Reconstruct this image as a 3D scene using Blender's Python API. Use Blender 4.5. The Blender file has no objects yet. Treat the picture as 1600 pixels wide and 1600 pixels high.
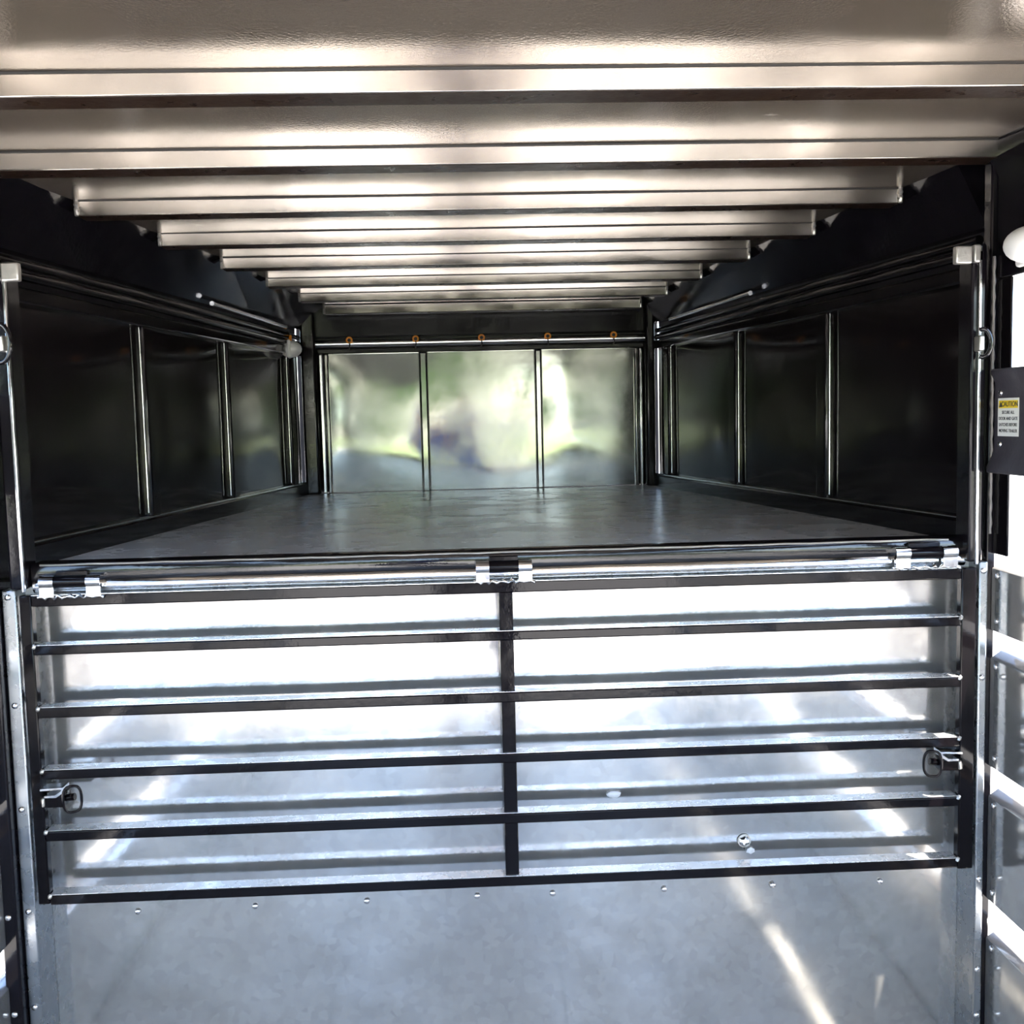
import bpy, bmesh, math, random
from mathutils import Vector, Matrix, noise
random.seed(7)
S = bpy.context.scene
COL = S.collection
CZ = 1.5                                   # height of the eye above the trailer floor

# ------------------------------------------------------------------ camera
cam = bpy.data.cameras.new('camera')
cam.sensor_width = 36.0
cam.lens = 1657.3 / 1600 * 36.0
cam.clip_start = 0.05
cam.clip_end = 400
co = bpy.data.objects.new('camera', cam)
COL.objects.link(co)
yaw, pit, rol = 0.0401, -0.0883, 0.0237
fw = Vector((math.sin(yaw) * math.cos(pit), math.cos(yaw) * math.cos(pit), math.sin(pit)))
rt = Vector((math.cos(yaw), -math.sin(yaw), 0))
up = rt.cross(fw)
r2 = rt * math.cos(rol) - up * math.sin(rol)
u2 = rt * math.sin(rol) + up * math.cos(rol)
m3 = Matrix((r2, u2, -fw)).transposed()
co.matrix_world = Matrix.Translation((0, 0, CZ)) @ m3.to_4x4()
S.camera = co

# ------------------------------------------------------------------ world, sun, exposure
w = bpy.data.worlds.new('world')
S.world = w
w.use_nodes = True
wn = w.node_tree
sky = wn.nodes.new('ShaderNodeTexSky')
sky.sky_type = 'NISHITA'
sky.sun_disc = False
sky.sun_elevation = math.radians(71)
sky.sun_rotation = math.radians(115)
sky.dust_density = 1.5
bgn = wn.nodes['Background']
wn.links.new(sky.outputs['Color'], bgn.inputs['Color'])
bgn.inputs['Strength'].default_value = 0.42
sl = bpy.data.lights.new('sun', 'SUN')
sl.energy = 7.5
sl.angle = math.radians(0.6)
sl.color = (1.0, 0.93, 0.82)
so = bpy.data.objects.new('sun', sl)
COL.objects.link(so)
so.location = (6, -4, 9)
so.rotation_euler = Vector((-1.0, 1.4, -4.8)).to_track_quat('-Z', 'Y').to_euler()
S.view_settings.view_transform = 'Standard'
S.view_settings.look = 'None'
S.view_settings.gamma = 1
S.view_settings.use_curve_mapping = False
S.view_settings.exposure = 2.25

# ------------------------------------------------------------------ materials
def mat(name, col, rough=0.5, metal=0.0, vary=None, bump=None, rvary=None, spec=None, coat=0.0, scratch=None, spangle=None):
    """vary=(scale, colour2, contrast); bump=(scale, strength); rvary=(scale, lo, hi)"""
    m = bpy.data.materials.new(name)
    m.use_nodes = True
    nt = m.node_tree
    b = nt.nodes['Principled BSDF']
    b.inputs['Base Color'].default_value = (*col, 1)
    b.inputs['Roughness'].default_value = rough
    b.inputs['Metallic'].default_value = metal
    if spec is not None:
        b.inputs['Specular IOR Level'].default_value = spec
    if coat:
        b.inputs['Coat Weight'].default_value = coat
        b.inputs['Coat Roughness'].default_value = 0.06
    tc = nt.nodes.new('ShaderNodeTexCoord')
    def nz(scale, detail=5, rough_=0.55, stretch=None):
        n = nt.nodes.new('ShaderNodeTexNoise')
        n.inputs['Scale'].default_value = scale
        n.inputs['Detail'].default_value = detail
        n.inputs['Roughness'].default_value = rough_
        if stretch:
            mp = nt.nodes.new('ShaderNodeMapping')
            mp.inputs['Scale'].default_value = stretch
            nt.links.new(tc.outputs['Object'], mp.inputs['Vector'])
            nt.links.new(mp.outputs['Vector'], n.inputs['Vector'])
        else:
            nt.links.new(tc.outputs['Object'], n.inputs['Vector'])
        return n
    colsock = None
    if vary:
        n = nz(vary[0])
        cr = nt.nodes.new('ShaderNodeValToRGB')
        cr.color_ramp.elements[0].position = 0.5 - vary[2]
        cr.color_ramp.elements[1].position = 0.5 + vary[2]
        cr.color_ramp.elements[0].color = (*col, 1)
        cr.color_ramp.elements[1].color = (*vary[1], 1)
        nt.links.new(n.outputs['Fac'], cr.inputs['Fac'])
        colsock = cr.outputs['Color']
    if spangle:
        v = nt.nodes.new('ShaderNodeTexVoronoi')
        v.inputs['Scale'].default_value = spangle[0]
        nt.links.new(tc.outputs['Object'], v.inputs['Vector'])
        mx = nt.nodes.new('ShaderNodeMix'); mx.data_type = 'RGBA'; mx.blend_type = 'MULTIPLY'
        mx.inputs['Factor'].default_value = spangle[1]
        bw = nt.nodes.new('ShaderNodeRGBToBW')
        nt.links.new(v.outputs['Color'], bw.inputs['Color'])
        if colsock: nt.links.new(colsock, mx.inputs['A'])
        else: mx.inputs['A'].default_value = (*col, 1)
        nt.links.new(bw.outputs['Val'], mx.inputs['B'])
        colsock = mx.outputs['Result']
    if scratch:
        n = nz(scratch[0], 3, 0.7, scratch[1])
        cr = nt.nodes.new('ShaderNodeValToRGB')
        cr.color_ramp.elements[0].position = scratch[3]
        cr.color_ramp.elements[1].position = scratch[3] + 0.05
        cr.color_ramp.elements[0].color = (0, 0, 0, 1)
        cr.color_ramp.elements[1].color = (1, 1, 1, 1)
        nt.links.new(n.outputs['Fac'], cr.inputs['Fac'])
        mx = nt.nodes.new('ShaderNodeMix'); mx.data_type = 'RGBA'
        nt.links.new(cr.outputs['Color'], mx.inputs['Factor'])
        if colsock: nt.links.new(colsock, mx.inputs['A'])
        else: mx.inputs['A'].default_value = (*col, 1)
        mx.inputs['B'].default_value = (*scratch[2], 1)
        colsock = mx.outputs['Result']
    if colsock:
        nt.links.new(colsock, b.inputs['Base Color'])
    if rvary:
        n = nz(rvary[0], 6, 0.6)
        mr = nt.nodes.new('ShaderNodeMapRange')
        mr.inputs['From Min'].default_value = 0.35
        mr.inputs['From Max'].default_value = 0.65
        mr.inputs['To Min'].default_value = rvary[1]
        mr.inputs['To Max'].default_value = rvary[2]
        nt.links.new(n.outputs['Fac'], mr.inputs['Value'])
        nt.links.new(mr.outputs['Result'], b.inputs['Roughness'])
    if bump:
        n = nz(bump[0], 3)
        bp = nt.nodes.new('ShaderNodeBump')
        bp.inputs['Strength'].default_value = bump[1]
        bp.inputs['Distance'].default_value = 0.002
        nt.links.new(n.outputs['Fac'], bp.inputs['Height'])
        nt.links.new(bp.outputs['Normal'], b.inputs['Normal'])
    return m

M = {}
M['galv'] = mat('galvanised_sheet', (0.53, 0.525, 0.515), 0.2, 0.78, vary=(2.6, (0.64, 0.62, 0.58), 0.18),
                rvary=(9, 0.08, 0.16), bump=(60, 0.04), spangle=(55, 0.16), scratch=(9, (1, 1, 0.4), (0.86, 0.87, 0.88), 0.74))
M['galv_trim'] = mat('galvanised_trim', (0.34, 0.36, 0.38), 0.25, 0.9, rvary=(20, 0.18, 0.4), bump=(90, 0.08))
M['black'] = mat('black_gloss_paint', (0.005, 0.004, 0.005), 0.12, 0.0, rvary=(12, 0.07, 0.16), bump=(70, 0.10), spec=0.5)
M['gate'] = mat('black_gate_paint', (0.004, 0.003, 0.004), 0.08, 0.0, rvary=(12, 0.05, 0.14), bump=(70, 0.06), spec=0.2)
M['rail_glint'] = mat('painted_highlight', (0.82, 0.83, 0.84), 0.25, 0.7, rvary=(30, 0.15, 0.4), bump=(90, 0.1))  # bright colour standing in for the highlight on the gate rails
M['black_wall'] = mat('black_gloss_sheet', (0.009, 0.007, 0.008), 0.10, 0.0, rvary=(5, 0.05, 0.14), bump=(6, 0.12), spec=0.6)
M['black_satin'] = mat('black_satin_paint', (0.02, 0.018, 0.022), 0.35, 0.0, bump=(120, 0.25), rvary=(14, 0.28, 0.45))
M['roof'] = mat('roof_sheet_underside', (0.265, 0.215, 0.165), 0.24, 0.62, vary=(4, (0.31, 0.255, 0.20), 0.25),
                rvary=(6, 0.08, 0.15), bump=(200, 0.18), scratch=(5, (1, 2.5, 1), (0.7, 0.66, 0.6), 0.72))
M['beam'] = mat('bright_roof_beam', (0.55, 0.515, 0.46), 0.16, 0.95, rvary=(6, 0.10, 0.24), bump=(40, 0.05),
                scratch=(14, (1, 1, 1), (0.45, 0.43, 0.4), 0.72))
M['slat'] = mat('dark_grey_slat', (0.05, 0.045, 0.058), 0.4, 0.1, bump=(160, 0.25), rvary=(14, 0.3, 0.5))
M['beam_shade'] = mat('painted_shade_brown', (0.025, 0.014, 0.009), 0.3, 0.0, bump=(120, 0.2), rvary=(20, 0.25, 0.4), spec=0.3)  # dark colour painting the shade under and behind the roof beams
M['post'] = mat('black_post_paint', (0.005, 0.004, 0.006), 0.14, 0.0, rvary=(12, 0.08, 0.18), bump=(70, 0.10), spec=0.25)
M['chrome'] = mat('bright_metal', (0.80, 0.82, 0.84), 0.12, 1.0, bump=(60, 0.06), rvary=(20, 0.08, 0.22))
M['mirror'] = mat('polished_metal_sheet', (0.34, 0.35, 0.34), 0.10, 1.0, rvary=(4, 0.07, 0.16), bump=(5, 0.25))
M['deck'] = mat('grey_deck_sheet', (0.90, 0.90, 0.90), 0.3, 0.0, vary=(3.2, (0.84, 0.83, 0.81), 0.22), rvary=(7, 0.23, 0.31),
                spec=1.0, scratch=(16, (0.35, 3.2, 1), (0.92, 0.92, 0.93), 0.72))
M['floor'] = mat('worn_aluminium_floor', (0.34, 0.33, 0.31), 0.4, 0.2, vary=(4, (0.26, 0.25, 0.235), 0.2), rvary=(8, 0.3, 0.5))
M['weld'] = mat('painted_weld_bead', (0.22, 0.20, 0.19), 0.4, 0.4, bump=(300, 0.8))
M['rivet'] = mat('rivet_metal', (0.85, 0.85, 0.86), 0.2, 1.0)
M['steel'] = mat('dull_bracket_metal', (0.42, 0.41, 0.38), 0.35, 0.8, vary=(30, (0.6, 0.58, 0.54), 0.2), bump=(150, 0.3))
M['lens'] = mat('white_plastic', (0.85, 0.84, 0.80), 0.3, 0.0, bump=(40, 0.05))
M['amber'] = mat('amber_plastic', (0.95, 0.33, 0.04), 0.25, 0.0, bump=(50, 0.1))
M['darkhole'] = mat('dark_rubber', (0.02, 0.018, 0.016), 0.6, 0.0, bump=(80, 0.1))
M['wire'] = mat('dark_wire', (0.03, 0.025, 0.02), 0.45, 0.0, bump=(90, 0.1))
M['white'] = mat('sticker_white', (0.86, 0.86, 0.82), 0.45, 0.0, vary=(8, (0.8, 0.8, 0.77), 0.3))
M['yellow'] = mat('sticker_yellow', (0.90, 0.66, 0.02), 0.45, 0.0, vary=(8, (0.85, 0.6, 0.02), 0.3))
M['ink'] = mat('sticker_ink', (0.04, 0.04, 0.04), 0.5, 0.0, vary=(8, (0.06, 0.06, 0.06), 0.3))
M['sealant'] = mat('white_sealant', (0.82, 0.83, 0.84), 0.4, 0.0, bump=(90, 0.4))
M['concrete'] = mat('pale_gravel_yard', (0.62, 0.59, 0.54), 0.85, 0.0, vary=(0.6, (0.50, 0.47, 0.43), 0.25), bump=(40, 0.8))
M['grass'] = mat('lawn_grass', (0.17, 0.24, 0.07), 0.9, 0.0, vary=(0.5, (0.30, 0.32, 0.12), 0.3), bump=(30, 1.0))
M['leaf'] = mat('tree_leaves', (0.06, 0.10, 0.035), 0.7, 0.0, vary=(1.5, (0.13, 0.19, 0.06), 0.25), bump=(12, 1.0))
M['bark'] = mat('tree_bark', (0.12, 0.09, 0.06), 0.9, 0.0, vary=(6, (0.18, 0.14, 0.1), 0.3), bump=(20, 1.0))
M['shirt'] = mat('blue_cloth', (0.07, 0.19, 0.80), 0.85, 0.0, vary=(5, (0.09, 0.22, 0.86), 0.3), bump=(60, 0.4))
M['jeans'] = mat('dark_blue_denim', (0.06, 0.10, 0.26), 0.9, 0.0, vary=(20, (0.08, 0.13, 0.32), 0.3), bump=(200, 0.3))
M['skin'] = mat('skin', (0.55, 0.33, 0.23), 0.5, 0.0, vary=(12, (0.6, 0.36, 0.26), 0.3))
M['hair'] = mat('dark_hair', (0.03, 0.02, 0.015), 0.6, 0.0, bump=(120, 0.6))

# ------------------------------------------------------------------ helpers
class MB:
    def __init__(s): s.bm = bmesh.new()
    def hexa(s, p):
        """p: 8 points, bottom ring 0-3, top ring 4-7"""
        v = [s.bm.verts.new(Vector(q)) for q in p]
        for f in ((3, 2, 1, 0), (4, 5, 6, 7), (0, 1, 5, 4), (1, 2, 6, 5), (2, 3, 7, 6), (3, 0, 4, 7)):
            s.bm.faces.new([v[i] for i in f])
        return s
    def box(s, x0, x1, y0, y1, z0, z1, f=None):
        P = [(x0, y0, z0), (x1, y0, z0), (x1, y1, z0), (x0, y1, z0), (x0, y0, z1), (x1, y0, z1), (x1, y1, z1), (x0, y1, z1)]
        return s.hexa([f(*q) for q in P] if f else P)
    def prism(s, prof, a, b, f):
        """profile of 2-D points swept from a to b; f(t,u,v)->xyz"""
        A = [s.bm.verts.new(Vector(f(a, *q))) for q in prof]
        B = [s.bm.verts.new(Vector(f(b, *q))) for q in prof]
        n = len(prof)
        s.bm.faces.new(A); s.bm.faces.new(B[::-1])
        for i in range(n):
            j = (i + 1) % n
            s.bm.faces.new((A[i], B[i], B[j], A[j]))
        return s
    def tube(s, pts, r, n=10, closed=False):
        pts = [Vector(p) for p in pts]
        rings = []
        N = len(pts)
        ref = None
        for i, p in enumerate(pts):
            a = pts[i - 1] if (i > 0 or closed) else p
            b = pts[(i + 1) % N] if (i < N - 1 or closed) else p
            t = (b - a).normalized()
            if ref is None:
                ref = t.orthogonal().normalized()
            ref = (ref - t * ref.dot(t)).normalized()
            q = t.cross(ref)
            rr = r[i] if isinstance(r, (list, tuple)) else r
            rings.append([s.bm.verts.new(p + (ref * math.cos(2 * math.pi * k / n) + q * math.sin(2 * math.pi * k / n)) * rr) for k in range(n)])
        for i in range(N if closed else N - 1):
            A, B = rings[i], rings[(i + 1) % N]
            for k in range(n):
                s.bm.faces.new((A[k], A[(k + 1) % n], B[(k + 1) % n], B[k]))
        if not closed:
            s.bm.faces.new(rings[0][::-1]); s.bm.faces.new(rings[-1])
        return s
    def blob(s, c, r, sub=2, amp=0.0, fr=2.0, seed=0.0):
        q = bmesh.ops.create_icosphere(s.bm, subdivisions=sub, radius=1.0)
        for v in q['verts']:
            d = v.co.normalized()
            k = 1 + amp * noise.noise(d * fr + Vector((seed, seed * 2, 0)))
            v.co = Vector((c[0] + d.x * r[0] * k, c[1] + d.y * r[1] * k, c[2] + d.z * r[2] * k))
        return s
    def sheet(s, nu, nv, f, thick):
        """front grid f(u,v)->xyz with a skirt and a back grid offset by vector thick"""
        T = Vector(thick)
        g = [[s.bm.verts.new(Vector(f(i / nu, j / nv))) for j in range(nv + 1)] for i in range(nu + 1)]
        for i in range(nu):
            for j in range(nv):
                s.bm.faces.new((g[i][j], g[i + 1][j], g[i + 1][j + 1], g[i][j + 1]))
        ed = [g[i][0] for i in range(nu)] + [g[nu][j] for j in range(nv)] + [g[i][nv] for i in range(nu, 0, -1)] + [g[0][j] for j in range(nv, 0, -1)]
        bk = [s.bm.verts.new(v.co + T) for v in ed]
        n = len(ed)
        for i in range(n):
            s.bm.faces.new((ed[i], bk[i], bk[(i + 1) % n], ed[(i + 1) % n]))
        s.bm.faces.new(bk)
        return s
    def build(s, name, m, parent=None, bevel=0.0, smooth=False, seg=2, **props):
        bmesh.ops.recalc_face_normals(s.bm, faces=s.bm.faces)
        me = bpy.data.meshes.new(name)
        s.bm.to_mesh(me); s.bm.free()
        me.materials.append(m)
        if smooth:
            for p in me.polygons: p.use_smooth = True
            me.set_sharp_from_angle(angle=math.radians(50))
        o = bpy.data.objects.new(name, me)
        COL.objects.link(o)
        if parent: o.parent = parent
        if bevel:
            b = o.modifiers.new('bevel', 'BEVEL')
            b.width = bevel; b.segments = seg; b.limit_method = 'ANGLE'
            b.angle_limit = math.radians(40)
            b.harden_normals = False
            for p in me.polygons: p.use_smooth = True
            me.set_sharp_from_angle(angle=math.radians(50))
            b.use_clamp_overlap = True
        for k, v in props.items(): o[k] = v
        return o

def empty(name, loc=(0, 0, 0), **props):
    o = bpy.data.objects.new(name, None)
    COL.objects.link(o); o.location = loc; o.empty_display_size = 0.05
    for k, v in props.items(): o[k] = v
    return o
ST = dict(kind='structure')
def Z(z): return z + CZ                    # heights measured from the eye level

def copy_of(o, loc=None, parent=None, rot=None):
    c = o.copy(); COL.objects.link(c)
    if parent is not None: c.parent = parent
    if loc is not None: c.location = loc
    if rot is not None: c.rotation_euler = rot
    return c

# a rivet head pointing to -Y, shared mesh
def dome_mesh():
    b = bmesh.new()
    rings = []
    for (y, r) in ((0.0, 0.0068), (-0.0012, 0.0066), (-0.0030, 0.0048), (-0.0036, 0.0022)):
        rings.append([b.verts.new((r * math.cos(a * math.pi / 4), y, r * math.sin(a * math.pi / 4))) for a in range(8)])
    for A, B in zip(rings, rings[1:]):
        for k in range(8): b.faces.new((A[k], A[(k + 1) % 8], B[(k + 1) % 8], B[k]))
    b.faces.new(rings[-1])
    bmesh.ops.recalc_face_normals(b, faces=b.faces)
    me = bpy.data.meshes.new('rivet'); b.to_mesh(me); b.free()
    me.materials.append(M['rivet'])
    for p in me.polygons: p.use_smooth = True
    return me
RIV = dome_mesh()
def rivet(loc, parent, rotz=0.0, s=1.0):
    o = bpy.data.objects.new('rivet', RIV)
    COL.objects.link(o); o.parent = parent; o.location = loc
    o.rotation_euler = (0, random.uniform(0, 6.28), rotz) if rotz == 0 else (0, 0, rotz)
    o.scale = (s, s, s)
    return o

# ------------------------------------------------------------------ dimensions (z from eye level)
YW = 2.265        # galvanised bulkhead
YF = 4.76         # end of the nose
YR = -1.35        # rear end of the body
XL, XR = -0.985, 1.105   # inside of the body's side walls
ZD = -0.315       # nose deck
def xl(y): return -1.0316 + 0.136 * (y - 2.449)     # nose side walls taper
def xr(y): return 1.184 - 0.1507 * (y - 2.449)
def el(y): return -0.918 + 0.148 * (y - 2.607) if y > 2.2 else -0.975      # ceiling edge
def er(y): return 1.077 - 0.145 * (y - 2.626) if y > 2.2 else 1.134
def zc(y): return 0.540 if y < 3.6 else 0.540 - 0.033 * (y - 3.6) / 1.15

# ------------------------------------------------------------------ ground outside
g = MB().sheet(30, 30, lambda u, v: (-60 + 120 * u, -26 + 72 * v, -0.50 + 0.02 * noise.noise(Vector((u * 40, v * 40, 0)))), (0, 0, -0.3)).build('ground', M['concrete'], smooth=True, **ST)
g2 = MB().sheet(40, 30, lambda u, v: (-60 + 120 * u, -80 + 54 * v, -0.50 + 0.15 * noise.noise(Vector((u * 30, v * 30, 0)))), (0, 0, -0.3)).build('lawn', M['grass'], smooth=True, **ST)
def tree(x, y, h, r, lab, seed):
    t = empty('tree', (x, y, -0.5), label=lab, category='tree', group='trees behind the trailer, seen only as reflections')
    MB().tube([(0, 0, 0), (0.1, 0, h * 0.3), (0.05, 0.1, h * 0.6)], [r * 0.12, r * 0.09, r * 0.05], 10).build('trunk', M['bark'], t, smooth=True)
    b = MB()
    rr = random.Random(seed)
    b.blob((0, 0, h * 0.62), (r, r, h * 0.34), 3, 0.5, 2.5, seed)
    for k in range(9):
        a = rr.uniform(0, 6.28); q = rr.uniform(0.4, 0.8)
        b.blob((math.cos(a) * r * q, math.sin(a) * r * q, h * rr.uniform(0.36, 0.84)), (r * 0.45, r * 0.45, h * 0.15), 2, 0.6, 3, seed + k)
    b.build('crown', M['leaf'], t, smooth=False)
TREES = [(-14, -44, 6.5, 4.2), (-3, -48, 8, 4.4), (9, -43, 8, 4.4), (21, -50, 7, 4.4), (34, -44, 7, 4.6), (-27, -47, 7, 4.5), (-40, -43, 7, 4.5)]
for i, (x, y, h, r) in enumerate(TREES):
    tree(x, y, h, r, 'leafy green tree far behind the trailer, seen only as green reflection', i * 3.1)

# ------------------------------------------------------------------ body floor
fl = MB().box(XL - 0.05, XR + 0.05, YR, YW + 0.05, -0.06, -0.012).build('floor', M['darkhole'], **ST)
n = 7
for i in range(n):
    a = XL + (XR - XL) * i / n; b_ = XL + (XR - XL) * (i + 1) / n
    MB().box(a + 0.0008, b_ - 0.0008, YR, YW, -0.012, 0.0).build('plank', M['floor'], fl, bevel=0.001, seg=1)

# ------------------------------------------------------------------ ceiling
def ceil_f(u, v):
    y = YR + (YF - YR) * v
    # the sheet joint follows the roof plan
    x = el(y) + (er(y) - el(y)) * u
    w_ = 0.0022 * noise.noise(Vector((x * 1.6, y * 3.2, 3.1))) + 0.0012 * math.sin((y - 1.684) / 0.475 * 2 * math.pi)
    return (x, y, Z(zc(y)) + w_)
ce = MB().sheet(36, 130, ceil_f, (0, 0, 0.03)).build('ceiling', M['roof'], smooth=True, **ST)
def beam_prof(y, zb, x0, x1):
    # square tube with softened lower edges, hung under the sheet
    zt = Z(zc(y)) + 0.004
    b = MB()
    b.prism([(0, zt), (0.0, Z(zb)), (0.003, Z(zb) - 0.0003), (0.05, Z(zb) + 0.0006), (0.05, zt)], x0, x1, lambda t, u, v: (t, y + u, v))
    return b
beams = [(1.70 - 0.475 * 6, .504), (1.70 - 0.475 * 5, .504), (1.70 - 0.475 * 4, .504), (1.70 - 0.475 * 3, .504), (1.70 - 0.475 * 2, .504), (1.70 - 0.475, .504),
         (1.69, .504), (2.158, .504), (2.617, .504), (3.069, .504), (3.526, .504), (3.96, .499), (4.345, .486), (4.69, .470)]
for y, zb in beams:
    x0, x1 = el(y) + 0.003, er(y) - 0.003
    bo = beam_prof(y, zb, x0, x1).build('roof_beam', M['beam'], ce, bevel=0.0015)
    MB().box(x0, x1, y + 0.0025, y + 0.0635, Z(zb) - 0.0012, Z(zb) + 0.002).build('shade_strip', M['beam_shade'], bo, bevel=0.0005, seg=1)  # added strip, paints the dark band of shade below the beam
    MB().box(x0, x1, y + 0.048, y + 0.0635, Z(zb), Z(zc(y))).build('shade_back', M['beam_shade'], bo)  # shade behind the beam, put in as dark colour
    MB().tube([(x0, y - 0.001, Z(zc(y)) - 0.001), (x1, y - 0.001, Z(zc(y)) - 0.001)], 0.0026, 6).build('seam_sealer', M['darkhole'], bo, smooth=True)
    if y > 1.5:
        # weld beads at the two ends
        for xx in (x0, x1):
            b = MB()
            pts = [(xx, y - 0.004 + 0.002 * math.sin(k * 2.1), Z(zb) - 0.001 + (Z(zc(y)) - Z(zb)) * k / 7) for k in range(8)]
            b.tube(pts, [0.0045 + 0.0012 * (k % 2) for k in range(8)], 6)
            b.build('weld_bead', M['steel'], bo, smooth=True)

# top side rails (black) between ceiling edge and wall tops, whole length
def side_header(name, ed, wl, sgn):
    b = MB()
    ys = [2.24 if sgn < 0 else 2.40, 2.6, 3.1, 3.6, 4.1, YF]
    for a, c in zip(ys, ys[1:]):
        def P(y, q):
            if q == 0: return (ed(y) + sgn * 0.004, y, Z(zc(y)) + 0.012)
            if q == 1: return (wl(y) - sgn * 0.004, y, Z(0.405))
            if q == 2: return (wl(y) + sgn * 0.05, y, Z(0.405))
            return (wl(y) + sgn * 0.05, y, Z(0.60))
        A = [P(a, q) for q in range(4)]; C = [P(c, q) for q in range(4)]
        b.hexa([A[0], A[1], A[2], A[3], C[0], C[1], C[2], C[3]])
    bmesh.ops.remove_doubles(b.bm, verts=b.bm.verts, dist=1e-5)
    return b.build(name, M['post'], **ST)
side_header('trim_1', el, xl, -1)
side_header('trim_2', er, xr, 1)

MB().box(XL - 0.055, XR + 0.052, YR - 0.02, 2.24, Z(0.575), Z(0.60)).box(-1.13, 1.26, 2.24, YF + 0.08, Z(0.600), Z(0.625)).build('roof', M['galv_trim'], bevel=0.004, **ST)

# ------------------------------------------------------------------ nose deck
deck = MB().sheet(30, 40, lambda u, v: ((xl(2.23 + 2.53 * v) - 0.0) * (1 - u) + xr(2.23 + 2.53 * v) * u, 2.23 + 2.53 * v,
        Z(ZD) + 0.0015 * noise.noise(Vector((u * 5, v * 5, 1)))), (0, 0, -0.03)).build('floor_nose', M['deck'], smooth=True, **ST)

# ------------------------------------------------------------------ nose side walls
def nose_wall(name, wf, sgn):
    """sgn = -1 left, +1 right; n grows towards the inside"""
    def F(y, nn, z): return (wf(y) - sgn * nn, y, Z(z))
    YS = 2.40 if sgn > 0 else 2.20
    root = MB().box(YS, YF, -0.045, -0.03, -0.33, 0.45, F).build(name, M['black_satin'], **ST)
    MB().box(YS, YF, -0.03, 0.022, -0.325, -0.264, F).build('base_rail', M['black'], root, bevel=0.006)
    MB().box(YS, YF, -0.03, 0.010, -0.266, -0.259, F).build('base_strip', M['chrome'], root, bevel=0.002)
    MB().box(YS, YF, -0.03, 0.018, 0.288, 0.325, F).build('top_rail', M['black'], root, bevel=0.006)
    # two round wiring tubes over the panels
    MB().tube([F(2.42, 0.012, 0.352), F(3.2, 0.014, 0.350), F(4.66, 0.012, 0.338)], 0.0125, 12).build('conduit', M['black'], root, smooth=True)
    MB().tube([F(2.42, 0.008, 0.380), F(3.2, 0.008, 0.378), F(4.66, 0.010, 0.366)], 0.011, 12).build('conduit', M['black'], root, smooth=True)
    MB().tube([F(3.62, 0.034, 0.404), F(4.42, 0.034, 0.392)], 0.008, 10).build('reflection_rod', M['chrome'], root, smooth=True)  # bright rod added to imitate a streak reflected in the header
    posts = [3.16, 3.83, 4.54]
    for y in posts:
        MB().box(y - 0.030, y + 0.030, -0.03, 0.016, -0.262, 0.290, F).build('post', M['black'], root, bevel=0.007, seg=3)
        MB().tube([F(y - 0.034, 0.004, -0.25), F(y - 0.034, 0.004, 0.285)], 0.0035, 8).build('edge_highlight', M['chrome'], root, smooth=True)  # bright tubes imitate the post edges catching light
        MB().tube([F(y + 0.034, 0.004, -0.25), F(y + 0.034, 0.004, 0.285)], 0.0025, 8).build('edge_highlight', M['steel'], root, smooth=True)
    ys = [YS - 0.02] + posts + [YF - 0.03]
    for k in range(len(ys) - 1):
        a, c = ys[k] + 0.030, ys[k + 1] - 0.030
        if c - a < 0.06: continue
        def f(u, v, a=a, c=c, k=k):
            y = a + (c - a) * u; z = -0.262 + 0.552 * v
            bul = 0.004 * (1 - (2 * u - 1) ** 2) * (1 - (2 * v - 1) ** 2) + 0.0012 * noise.noise(Vector((y * 3, z * 3, k + sgn)))
            return F(y, -0.008 + bul, z)
        MB().sheet(20, 16, f, (sgn * 0.02, 0, 0)).build('wall_panel', M['black_wall'], root, smooth=True)
    return root
wall_left = nose_wall('wall_left', xl, -1)
wall_right = nose_wall('wall_right', xr, 1)

# ------------------------------------------------------------------ front wall of the nose
wf_ = MB().box(xl(YF) - 0.03, xr(YF) + 0.03, YF + 0.03, YF + 0.06, Z(-0.34), Z(0.56)).build('wall_front', M['black_satin'], **ST)
px = [(-0.605, -0.208), (-0.168, 0.305), (0.340, 0.752)]
for k, (a, c) in enumerate(px):
    def f(u, v, a=a, c=c, k=k):
        x = a + (c - a) * u; z = -0.312 + 0.612 * v
        e = (1 - (2 * u - 1) ** 2) * (1 - (2 * v - 1) ** 2)
        return (x, YF + 0.004 - (0.0035, -0.0024, 0.0030)[k] * e + (0.0026, 0.0014, 0.0030)[k] * noise.noise(Vector((x * 4.5, z * 4.5, 9 + k))), Z(z))
    MB().sheet(30, 30, f, (0, 0.02, 0)).build('wall_panel', M['mirror'], wf_, smooth=True)
for a, c in ((-0.208, -0.168), (0.305, 0.340)):
    MB().box(a + 0.004, c - 0.004, YF - 0.012, YF + 0.03, Z(-0.318), Z(0.300)).build('post', M['mirror'], wf_, bevel=0.006, seg=3)
    MB().box(a, a + 0.005, YF - 0.004, YF + 0.03, Z(-0.318), Z(0.300)).build('joint_strip', M['black'], wf_)
    MB().box(c - 0.005, c, YF - 0.004, YF + 0.03, Z(-0.318), Z(0.300)).build('joint_strip', M['black'], wf_)
for a, c, mm in ((-0.650, -0.628, 'chrome'), (-0.626, -0.605, 'mirror'), (0.752, 0.771, 'mirror'), (0.773, 0.792, 'chrome')):
    MB().box(a, c, YF - 0.012, YF + 0.03, Z(-0.318), Z(0.302)).build('edge_strip', M[mm], wf_, bevel=0.007, seg=3)
MB().box(xl(YF), -0.652, YF - 0.07, YF + 0.03, Z(-0.318), Z(0.50)).build('corner_post', M['black'], wf_, bevel=0.012, seg=3)
MB().box(0.794, xr(YF), YF - 0.07, YF + 0.03, Z(-0.318), Z(0.50)).build('corner_post', M['black'], wf_, bevel=0.012, seg=3)
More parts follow.
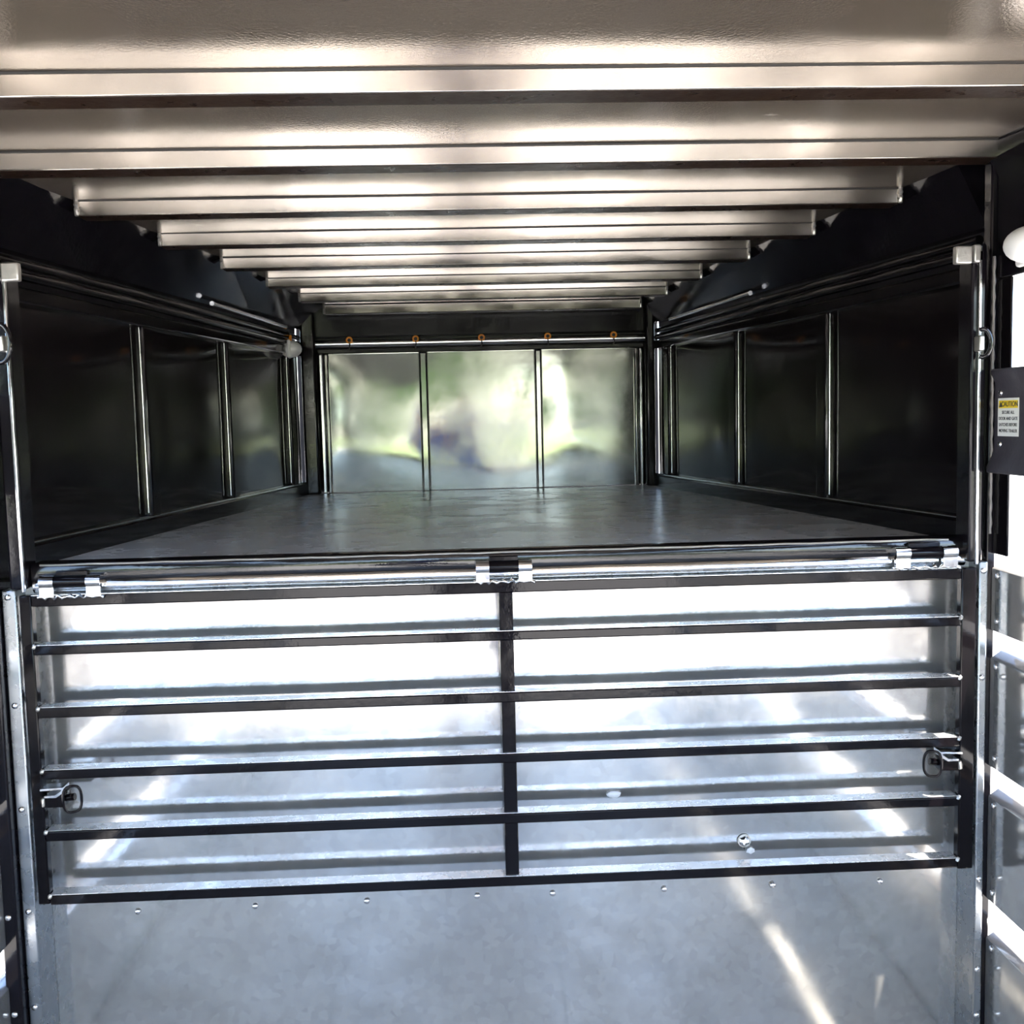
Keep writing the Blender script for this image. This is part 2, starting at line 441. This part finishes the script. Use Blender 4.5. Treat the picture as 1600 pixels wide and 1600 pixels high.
MB().box(-0.652, 0.794, YF - 0.02, YF + 0.03, Z(0.300), Z(0.322)).build('lower_rail', M['black'], wf_, bevel=0.004)
MB().tube([(-0.655, YF - 0.022, Z(0.342)), (0.797, YF - 0.022, Z(0.342))], 0.018, 16).build('round_rail', M['chrome'], wf_, smooth=True)
MB().box(-0.66, 0.80, YF - 0.035, YF + 0.03, Z(0.366), Z(0.52)).build('header', M['black'], wf_, bevel=0.008)

# amber grommets with dark leads along the round rail
def marker(x):
    t = empty('marker_light', (x, YF - 0.036, Z(0.356)))
    ring = [(0.0115 * math.cos(a * math.pi / 8), -0.010, 0.0115 * math.sin(a * math.pi / 8)) for a in range(16)]
    MB().tube(ring, 0.0042, 8, closed=True).build('amber_ring', M['amber'], t, smooth=True)
    MB().tube([(0, 0.006, 0), (0, -0.010, 0)], [0.007, 0.006], 10).build('socket', M['darkhole'], t, smooth=True)
    MB().tube([(0, -0.012, -0.010), (0.002, -0.018, -0.024), (-0.001, -0.014, -0.042)], 0.0025, 6).build('wire', M['wire'], t, smooth=True)
    return t
words = ['leftmost amber marker light on the bright round rail above the front panels',
         'amber marker light above the joint between the left and middle front panels',
         'middle amber marker light of five, above the centre of the middle front panel',
         'amber marker light above the joint between the middle and right front panels',
         'rightmost amber marker light on the bright round rail above the front panels']
for x, l in zip((-0.506, -0.216, 0.073, 0.365, 0.657), words):
    t = marker(x); t['label'] = l; t['category'] = 'light'; t['group'] = 'amber marker lights along the front rail'

# white dome lamps
def lamp(loc, rotz, lab, s=1.0):
    t = empty('dome_lamp', loc, label=lab, category='lamp', group='white plastic interior lamps')
    t.rotation_euler = (0, 0, rotz); t.scale = (s, s, s)
    MB().box(-0.045, 0.045, -0.012, 0.0, -0.030, 0.030).build('base', M['lens'], t, bevel=0.006, seg=3)
    MB().blob((0, -0.012, 0), (0.042, 0.036, 0.028), 3).build('lens', M['lens'], t, smooth=True)
    MB().tube([(0.0, -0.010, 0.028), (0.004, -0.012, 0.046)], [0.006, 0.004], 8).build('wire_nut', M['amber'], t, smooth=True)
    MB().tube([(0.002, -0.010, 0.044), (0.016, -0.008, 0.055), (0.020, 0.0, 0.060)], 0.0025, 6).build('wire', M['wire'], t, smooth=True)
    return t
lamp((xl(4.50) + 0.012, 4.50, Z(0.308)), math.pi / 2 + 0.13, 'small white lamp at the far left end of the nose, beside the black corner post', 1.25)
lamp((XR, 2.035, Z(0.310)), -math.pi / 2, 'white lamp with an amber wire nut at the right edge, above the open slot', 1.25)

# ------------------------------------------------------------------ bulkhead under the nose
def wave(x, z): return 0.0028 * noise.noise(Vector((x * 1.9, z * 2.3, 5.0))) + 0.0010 * noise.noise(Vector((x * 5, z * 5, 1.0)))
bh = MB().sheet(70, 44, lambda u, v: (XL - 0.01 + (XR - XL + 0.02) * u, YW + wave(XL + 2.1 * u, -1.5 + 1.2 * v), Z(-1.5 + 1.185 * v)), (0, 0.03, 0)).build('wall_bulkhead', M['galv'], smooth=True, **ST)
for x, z in ((-0.72, -1.015), (-0.475, -1.014), (-0.24, -1.013), (-0.006, -1.012), (0.155, -1.013), (0.395, -1.014), (0.63, -1.015), (0.865, -1.017)):
    k = YW / 2.183
    rivet((x * k, YW - 0.003, Z(z * k)), bh, s=1.0)
# galvanised side flanges with rivets, and black corner posts
fs = MB().box(-0.958, -0.930, 2.180, YW, Z(-1.5), Z(-0.326)).build('trim_3', M['galv_trim'], bevel=0.003, **ST)
for z in (-0.34, -0.565, -0.785, -1.005, -1.215): rivet((-0.945, 2.179, Z(z)), fs)
fs = MB().box(1.074, 1.092, 2.180, YW, Z(-1.5), Z(-0.326)).build('trim_4', M['galv_trim'], bevel=0.003, **ST)
for z in (-0.345, -0.575, -1.02, -1.225, -1.33): rivet((1.082, 2.179, Z(z)), fs)
fs = MB().box(-0.992, -0.9595, 2.155, YW, Z(-1.5), Z(0.50)).build('trim_5', M['post'], bevel=0.004, **ST)
for z in (-1.005, -1.215): rivet((-0.976, 2.154, Z(z)), fs)
MB().box(1.093, 1.113, 2.191, 2.225, Z(-1.5), Z(0.56)).build('trim_6', M['post'], bevel=0.004, **ST)
MB().prism([(1.100, 2.205), (1.110, 2.205), (xr(2.40) + 0.036, 2.41), (xr(2.40) - 0.004, 2.41)], Z(-1.5), Z(0.60), lambda t, u, v: (u, v, t)).build('trim_10', M['post'], bevel=0.002, **ST)

# ledge: black angle on top, bright nosing below it
led = MB().prism([(2.196, -0.305), (2.200, -0.281), (2.206, -0.276), (2.262, -0.276), (2.262, -0.325), (2.206, -0.325)], -0.905, 1.062,
                 lambda t, u, v: (t, u, Z(v))).build('trim_7', M['black'], bevel=0.003, **ST)
MB().tube([(-0.90 + 0.13 * k, 2.207, Z(-0.322) + 0.0004 * math.sin(k * 2.3)) for k in range(16)], 0.0145, 16).build('nosing', M['chrome'], led, smooth=True)
MB().tube([(-0.885 + 0.05 * k, 2.200, Z(-0.2785) + 0.0006 * math.sin(k * 4.1)) for k in range(39)], 0.0022, 6).build('weld_bead', M['steel'], led, smooth=True)

# posts at the mouth of the nose
def mouth_post(name, x0, x1, edge, s):
    p = MB().box(x0, x1, 2.175, 2.235, Z(-0.325), Z(0.335)).build(name, M['post'], bevel=0.005, seg=3, **ST)
    MB().box(edge - 0.0035, edge + 0.0035, 2.168, 2.177, Z(-0.33), Z(0.33)).build('edge_strip', M['chrome'], p, bevel=0.002)
    return p
pl = mouth_post('trim_8', -0.938, -0.905, -0.909, 1)
pr = mouth_post('trim_9', 1.046, 1.078, 1.062, -1)
# catch brackets and rings on the posts
def catch(x, s, parent):
    MB().box(x, x + s * 0.034, 2.150, 2.168, Z(0.291), Z(0.327)).build('catch_plate', M['steel'], parent, bevel=0.003)
    MB().box(x - s * 0.020, x - s * 0.006, 2.155, 2.172, Z(0.294), Z(0.330)).build('catch_ear', M['steel'], parent, bevel=0.003)
    MB().box(x - s * 0.034, x, 2.168, 2.176, Z(0.298), Z(0.320)).build('catch_back', M['black'], parent, bevel=0.002)
catch(-0.905, 1, pl)
catch(1.035, -1, pr)
def dring(cx, cz, s, parent, R_=0.026):
    pts = [(cx + s * R_ * 0.62 * math.cos(a), 2.150 - 0.004 * math.cos(a), Z(cz) + R_ * 1.1 * math.sin(a)) for a in [-1.9 + 3.8 * k / 14 for k in range(15)]]
    MB().tube(pts, 0.0048, 10).build('hook_ring', M['black'], parent, smooth=True)
    MB().box(cx - 0.006, cx + 0.006, 2.150, 2.176, Z(cz - 0.016), Z(cz + 0.016)).build('hook_lug', M['steel'], parent, bevel=0.003)
dring(1.058, 0.130, 1, pr)
dring(-0.914, 0.170, 1, pl, 0.034)
# ragged weld line on the right corner post
wp = [(1.099 + 0.0005 * math.sin(k * 1.7), 2.189, Z(0.31 - 0.0105 * k)) for k in range(56)]
MB().tube(wp, [0.0030 + 0.0012 * ((k * 7) % 3) / 2 for k in range(56)], 6).build('weld_bead', M['weld'], bpy.data.objects['trim_6'], smooth=True)

# ------------------------------------------------------------------ body side walls (slatted)
def body_wall(name, X, s):
    """s=+1 right (outside is +x), -1 left"""
    root = empty(name, (0, 0, 0), **ST)
    def P(n, z): return (X + s * n, z)
    ya, yb = YR, 2.190
    def bar(nm, prof, m, a=ya, b=yb, bev=0.003):
        return MB().prism([(X + s * n_, Z(z_)) for n_, z_ in prof], a, b, lambda t, u, v: (u, t, v)).build(nm, m, root, bevel=bev)
    bar('top_header', [(0, 0.262), (0.05, 0.262), (0.05, 0.58), (-s * 0 - 0.018, 0.58), (-0.018, 0.50), (0, 0.47)], M['post'])
    # black slat with bent lips
    sl_ = bar('slat', [(-0.001, -0.090), (-0.016, -0.125), (-0.016, -0.138), (0.006, -0.138), (0.006, 0.078), (-0.010, 0.078), (-0.010, 0.068), (-0.001, 0.050)], M['slat'])
    for z in (0.028, -0.078): rivet((X - s * 0.001, 2.162, Z(z)), sl_, rotz=-math.pi / 2 * s)
    zs = [(-0.486, -0.320), (-0.783, -0.514), (-1.080, -0.817), (-1.5, -1.136)]
    for a, b in zs:
        p = bar('side_panel', [(0.0, a + 0.012), (0.0, b - 0.022), (0.030, b), (0.036, b), (0.008, b - 0.028), (0.008, a + 0.010), (0.030, a), (0.026, a)][::-1], M['galv'])
        for z in (b - 0.035, a + 0.035):
            if z > -1.45:
                rivet((X - s * 0.001, 2.165, Z(z)), p, rotz=-math.pi / 2 * s)
    y = 1.84  # first post, out of view, is set here to cut off the sun streak
    k = 0
    while y > YR:
        MB().box(X + s * 0.037, X + s * 0.075, y - 0.03, y + 0.03, Z(-1.55), Z(0.40)).build('outer_post', M['black_satin'], root, bevel=0.004)
        y -= 0.76
        k += 1
    return root
wr = body_wall('wall_side_right', XR, 1)
wl_ = body_wall('wall_side_left', XL, -1)
# inner corner cover between slots and the mouth, black
MB().box(XR + 0.001, XR + 0.006, 2.130, 2.190, Z(-0.310), Z(0.262)).build('corner_cover', M['black'], wr, bevel=0.004)
MB().box(XL - 0.006, XL - 0.001, 2.130, 2.190, Z(-0.310), Z(0.262)).build('corner_cover', M['black'], wl_, bevel=0.004)

# ------------------------------------------------------------------ caution sticker on the right slat
def text_mesh(body, size, m, name, parent, loc, rot):
    cu = bpy.data.curves.new(name, 'FONT')
    cu.body = body; cu.size = size; cu.align_x = 'CENTER'; cu.align_y = 'CENTER'; cu.extrude = 0.00025
    cu.offset = size * 0.012
    to = bpy.data.objects.new('tmp', cu)
    COL.objects.link(to)
    me = bpy.data.meshes.new_from_object(to)
    bpy.data.objects.remove(to)
    me.materials.clear(); me.materials.append(m)
    o = bpy.data.objects.new(name, me)
    COL.objects.link(o); o.parent = parent; o.location = loc; o.rotation_euler = rot
    return o
st = empty('warning_sticker', (XR - 0.0018, 2.128, Z(-0.022)),
           label='white and yellow caution sticker on the black slat at the right edge', category='sticker')
st.rotation_euler = (math.pi / 2, 0, -math.pi / 2)       # local x runs towards the camera, local z out of the wall
MB().box(-0.042, 0.042, -0.039, 0.039, 0, 0.0006).build('sticker_sheet', M['white'], st, bevel=0.0)
MB().box(-0.038, 0.038, 0.0185, 0.034, 0.0006, 0.0010).build('yellow_band', M['yellow'], st)
text_mesh('CAUTION', 0.0145, M['ink'], 'lettering', st, (0.006, 0.0262, 0.0012), (0, 0, 0))
tb = MB(); tb.prism([(-0.0365, 0.0205), (-0.0235, 0.0205), (-0.030, 0.0325)], 0.0010, 0.0013, lambda t, u, v: (u, v, t)); tb.build('warning_triangle', M['ink'], st)
for k, tx in enumerate(('SECURE ALL', 'DOOR AND GATE', 'LATCHES BEFORE', 'MOVING TRAILER')):
    text_mesh(tx, 0.0092, M['ink'], 'lettering', st, (0, 0.0095 - 0.0125 * k, 0.0008), (0, 0, 0))

# ------------------------------------------------------------------ the gate
gate = empty('gate', (0.073, 2.19, Z(-0.99)), label='black square-tube gate with six rails hanging in front of the galvanised wall', category='gate')
GO = Vector(gate.location)
G0, G1 = 2.1826, 2.206
def GB(x0, x1, z0, z1, y0=G0, y1=G1):
    return MB().box(x0 - GO.x, x1 - GO.x, y0 - GO.y, y1 - GO.y, Z(z0) - GO.z, Z(z1) - GO.z)
GB(-0.925, -0.901, -0.993, -0.338).build('side_post', M['gate'], gate, bevel=0.003)
GB(1.037, 1.070, -0.998, -0.338).build('side_post', M['gate'], gate, bevel=0.003)
rails = [(-0.362, -0.338), (-0.462, -0.442), (-0.594, -0.572), (-0.724, -0.704), (-0.856, -0.834), (-0.995, -0.972)]
for i, (a, b) in enumerate(rails):
    r_ = GB(-0.9005, 1.0365, a, b, G0 - (0 if i in (0, 5) else 0.004), G1 + 0.012).build('rail', M['gate'], gate, bevel=0.0028)
    MB().box(-0.899 - GO.x, 1.035 - GO.x, G0 - 0.0015 - GO.y, G1 + 0.0105 - GO.y, Z(b) - GO.z - 0.0005, Z(b) - GO.z + 0.0006).build('highlight_top', M['rail_glint'], r_)  # thin bright strip added as the rail top's reflected highlight
    if i: # end welds
        for xx in (-0.899, 1.035):
            b_ = MB(); b_.blob((xx - GO.x, G0 - 0.004 - GO.y, Z(b) - GO.z - 0.002), (0.005, 0.004, 0.006), 1, 0.4, 3, xx); b_.build('weld_bead', M['steel'], r_, smooth=True)
for (a, _), (_, b) in zip(rails, rails[1:]):
    GB(0.056, 0.085, b - 0.001, a + 0.001, G0 + 0.004, G1 + 0.004).build('centre_bar', M['gate'], gate, bevel=0.002)

def latch(x, z, s):
    """bolt housing beside the side post with a pull ring; s=+1 opens to the right"""
    L = GB(0, 0.0001, 0, 0.0001) ; L.bm.free()
    def B(x0, x1, z0, z1, y0, y1):
        return MB().box(min(x + s * x0, x + s * x1) - GO.x, max(x + s * x0, x + s * x1) - GO.x, y0 - GO.y, y1 - GO.y, Z(z + z0) - GO.z, Z(z + z1) - GO.z)
    h = B(-0.004, 0.046, -0.026, 0.000, 2.170, 2.205).build('latch_housing', M['gate'], gate, bevel=0.003)
    # upper cranked plate
    pr_ = [(0.0, 0.012), (0.043, 0.014), (0.043, 0.011), (0.030, 0.002), (0.008, 0.001), (0.008, -0.003), (0.032, -0.003), (0.047, 0.007), (0.047, 0.018), (0.0, 0.016)]
    MB().prism(pr_, 2.166, 2.200, lambda t, u, v: (x + s * u - GO.x, t - GO.y, Z(z + v) - GO.z)).build('latch_plate', M['chrome'], h)
    MB().tube([(x + s * 0.030 - GO.x, 2.186 - GO.y, Z(z - 0.012) - GO.z), (x + s * 0.064 - GO.x, 2.184 - GO.y, Z(z - 0.008) - GO.z)], 0.0075, 12).build('bolt', M['gate'], h, smooth=True)
    MB().box(min(x + s * 0.002, x + s * 0.008) - GO.x, max(x + s * 0.002, x + s * 0.008) - GO.x, 2.164 - GO.y, 2.171 - GO.y, Z(z - 0.022) - GO.z, Z(z - 0.003) - GO.z).build('latch_pin', M['steel'], h, bevel=0.002)
    cx, cz = x + s * 0.066, z - 0.006
    pts = []
    for k in range(24):
        a = 2 * math.pi * k / 24
        q = (abs(math.cos(a)) ** 3 + abs(math.sin(a)) ** 3) ** (-1 / 3.0)
        pts.append((cx + s * 0.0165 * q * math.cos(a) - GO.x, 2.163 + 0.006 * math.cos(a) - GO.y, Z(cz) + 0.0275 * q * math.sin(a) - GO.z))
    MB().tube(pts, 0.0030, 10, closed=True).build('pull_ring', M['gate'], h, smooth=True)
latch(-0.900, -0.755, 1)
latch(1.036, -0.748, -1)

def hinge(xa, xb, zc_, lab):
    w_ = xb - xa
    h = MB().tube([(xa + w_ * 0.24, 2.186, Z(zc_)), (xb - w_ * 0.24, 2.186, Z(zc_))], 0.0125, 16)
    for v in h.bm.verts: v.co -= GO
    h = h.build('hinge', M['gate'], gate, smooth=True)
    for a, b in ((xa, xa + w_ * 0.235), (xb - w_ * 0.235, xb)):
        k = MB().tube([(a, 2.186, Z(zc_)), (b, 2.186, Z(zc_))], 0.0140, 16)
        k.box(a, b, 2.176, 2.186, Z(zc_ - 0.030), Z(zc_ - 0.004))
        for v in k.bm.verts: v.co -= GO
        k.build('hinge_knuckle', M['chrome'], h, smooth=True)
    p = MB().box(xa + w_ * 0.24, xb - w_ * 0.24, 2.190, 2.200, Z(zc_), Z(zc_ + 0.022))
    for v in p.bm.verts: v.co -= GO
    p.build('hinge_leaf', M['gate'], h, bevel=0.002)
    pts = [(xa - 0.006 + (w_ + 0.012) * k / 16, 2.181 + 0.002 * math.sin(k * 1.9), Z(zc_ - 0.030) + 0.0035 * math.sin(k * 2.7)) for k in range(17)]
    b = MB().tube(pts, [0.0035 + 0.0015 * math.sin(k * 3.3) for k in range(17)], 8)
    for v in b.bm.verts: v.co -= GO
    b.build('weld_bead', M['chrome'], h, smooth=True)
hinge(0.010, 0.126, -0.3075, 'c')
hinge(-0.880, -0.757, -0.3120, 'l')
hinge(0.893, 1.025, -0.3040, 'r')

# small leftovers
o = MB().blob((0, 0, 0), (0.016, 0.006, 0.008), 2, 0.3, 2, 4).build('sealant_lump', M['sealant'], smooth=True,
    label='small white oval sealant lump on the galvanised wall, right of the centre bar', category='sealant')
o.location = (0.300, YW - 0.006, Z(-0.830))
bt = empty('bolt', (0.590, YW - 0.002, Z(-0.948)), label='shiny bolt head with a torn scrap on the galvanised wall above the lowest gate rail', category='bolt')
MB().blob((0, -0.004, 0), (0.012, 0.010, 0.012), 2, 0.15, 3, 1).build('bolt_head', M['chrome'], bt, smooth=False)
MB().tube([(0, 0, -0.0), (0, -0.003, 0)], 0.015, 12).build('washer', M['steel'], bt, smooth=True)
MB().blob((0.014, -0.004, -0.022), (0.010, 0.003, 0.008), 1, 0.5, 2, 3).build('scrap', M['sealant'], bt)

# ------------------------------------------------------------------ the photographer, standing behind the eye (seen in the polished panels)
def skin_figure(name, m, verts, edges, radii, parent, root=0, sub=1):
    me = bpy.data.meshes.new(name)
    me.from_pydata(verts, edges, [])
    o = bpy.data.objects.new(name, me)
    COL.objects.link(o); o.parent = parent
    sk = o.modifiers.new('skin', 'SKIN')
    for i, r in enumerate(radii):
        me.skin_vertices[0].data[i].radius = r if isinstance(r, tuple) else (r, r)
        me.skin_vertices[0].data[i].use_root = (i == root)
    ss = o.modifiers.new('sub', 'SUBSURF'); ss.levels = sub; ss.render_levels = sub
    me.materials.append(m)
    return o
PY = -0.42
per = empty('person', (0.02, PY, 0), label='person in a blue shirt, seen only as a blue reflection in the front panels', category='person')
def body_mesh():
    v = [(0, 0, .95), (0, -.01, 1.10), (0, 0, 1.25), (0, .0, 1.38), (0, .01, 1.46), (0, .03, 1.53), (0, .04, 1.62), (0, .03, 1.68),
         (.17, .0, 1.39), (.22, .10, 1.20), (.10, .30, 1.37), (.05, .36, 1.42),
         (-.17, .0, 1.39), (-.22, .10, 1.20), (-.12, .30, 1.37), (-.07, .36, 1.42),
         (.09, 0, .88), (.11, .02, .50), (.12, -.02, .09), (.13, .12, .04),
         (-.09, 0, .88), (-.11, .02, .50), (-.12, -.02, .09), (-.13, .12, .04)]
    e = [(0, 1), (1, 2), (2, 3), (3, 4), (4, 5), (5, 6), (6, 7), (3, 8), (8, 9), (9, 10), (10, 11), (3, 12), (12, 13), (13, 14), (14, 15),
         (0, 16), (16, 17), (17, 18), (18, 19), (0, 20), (20, 21), (21, 22), (22, 23)]
    r = [(.15, .10), (.14, .10), (.16, .11), (.15, .10), .052, .07, .085, .06, .065, .045, .035, .030, .065, .045, .035, .030,
         .09, .06, .042, .035, .09, .06, .042, .035]
    return v, e, r
v, e, r = body_mesh()
bo = skin_figure('body', M['skin'], v, e, r, per)
v2 = [(0, 0, .97), (0, -.01, 1.10), (0, 0, 1.25), (0, 0, 1.38), (0, .01, 1.43), (.17, 0, 1.39), (.215, .09, 1.22), (-.17, 0, 1.39), (-.215, .09, 1.22)]
skin_figure('shirt', M['shirt'], v2, [(0, 1), (1, 2), (2, 3), (3, 4), (3, 5), (5, 6), (3, 7), (7, 8)], [(.175, .12), (.16, .12), (.18, .13), (.17, .12), .07, .082, .065, .082, .065], per)
v3 = [(0, 0, .99), (.09, 0, .88), (.11, .02, .50), (.12, -.02, .08), (-.09, 0, .88), (-.11, .02, .50), (-.12, -.02, .08)]
skin_figure('trousers', M['jeans'], v3, [(0, 1), (1, 2), (2, 3), (0, 4), (4, 5), (5, 6)], [(.165, .115), .105, .075, .062, .105, .075, .062], per)
MB().blob((0, .02, 1.66), (.088, .098, .085), 2, 0.1, 3, 2).build('hair', M['hair'], per, smooth=True)
for s in (-1, 1):
    MB().tube([(s * .125, -.06, .035), (s * .125, .06, .04), (s * .13, .17, .025)], [.04, .045, .03], 10).build('shoe', M['darkhole'], per, smooth=True)
    for k in range(4):
        MB().tube([(s * .05, .36, 1.43 + .014 * k), (s * .030, .385, 1.435 + .014 * k), (s * .012, .382, 1.435 + .014 * k)], [.0085, .008, .0065], 8).build('finger', M['skin'], bo, smooth=True)
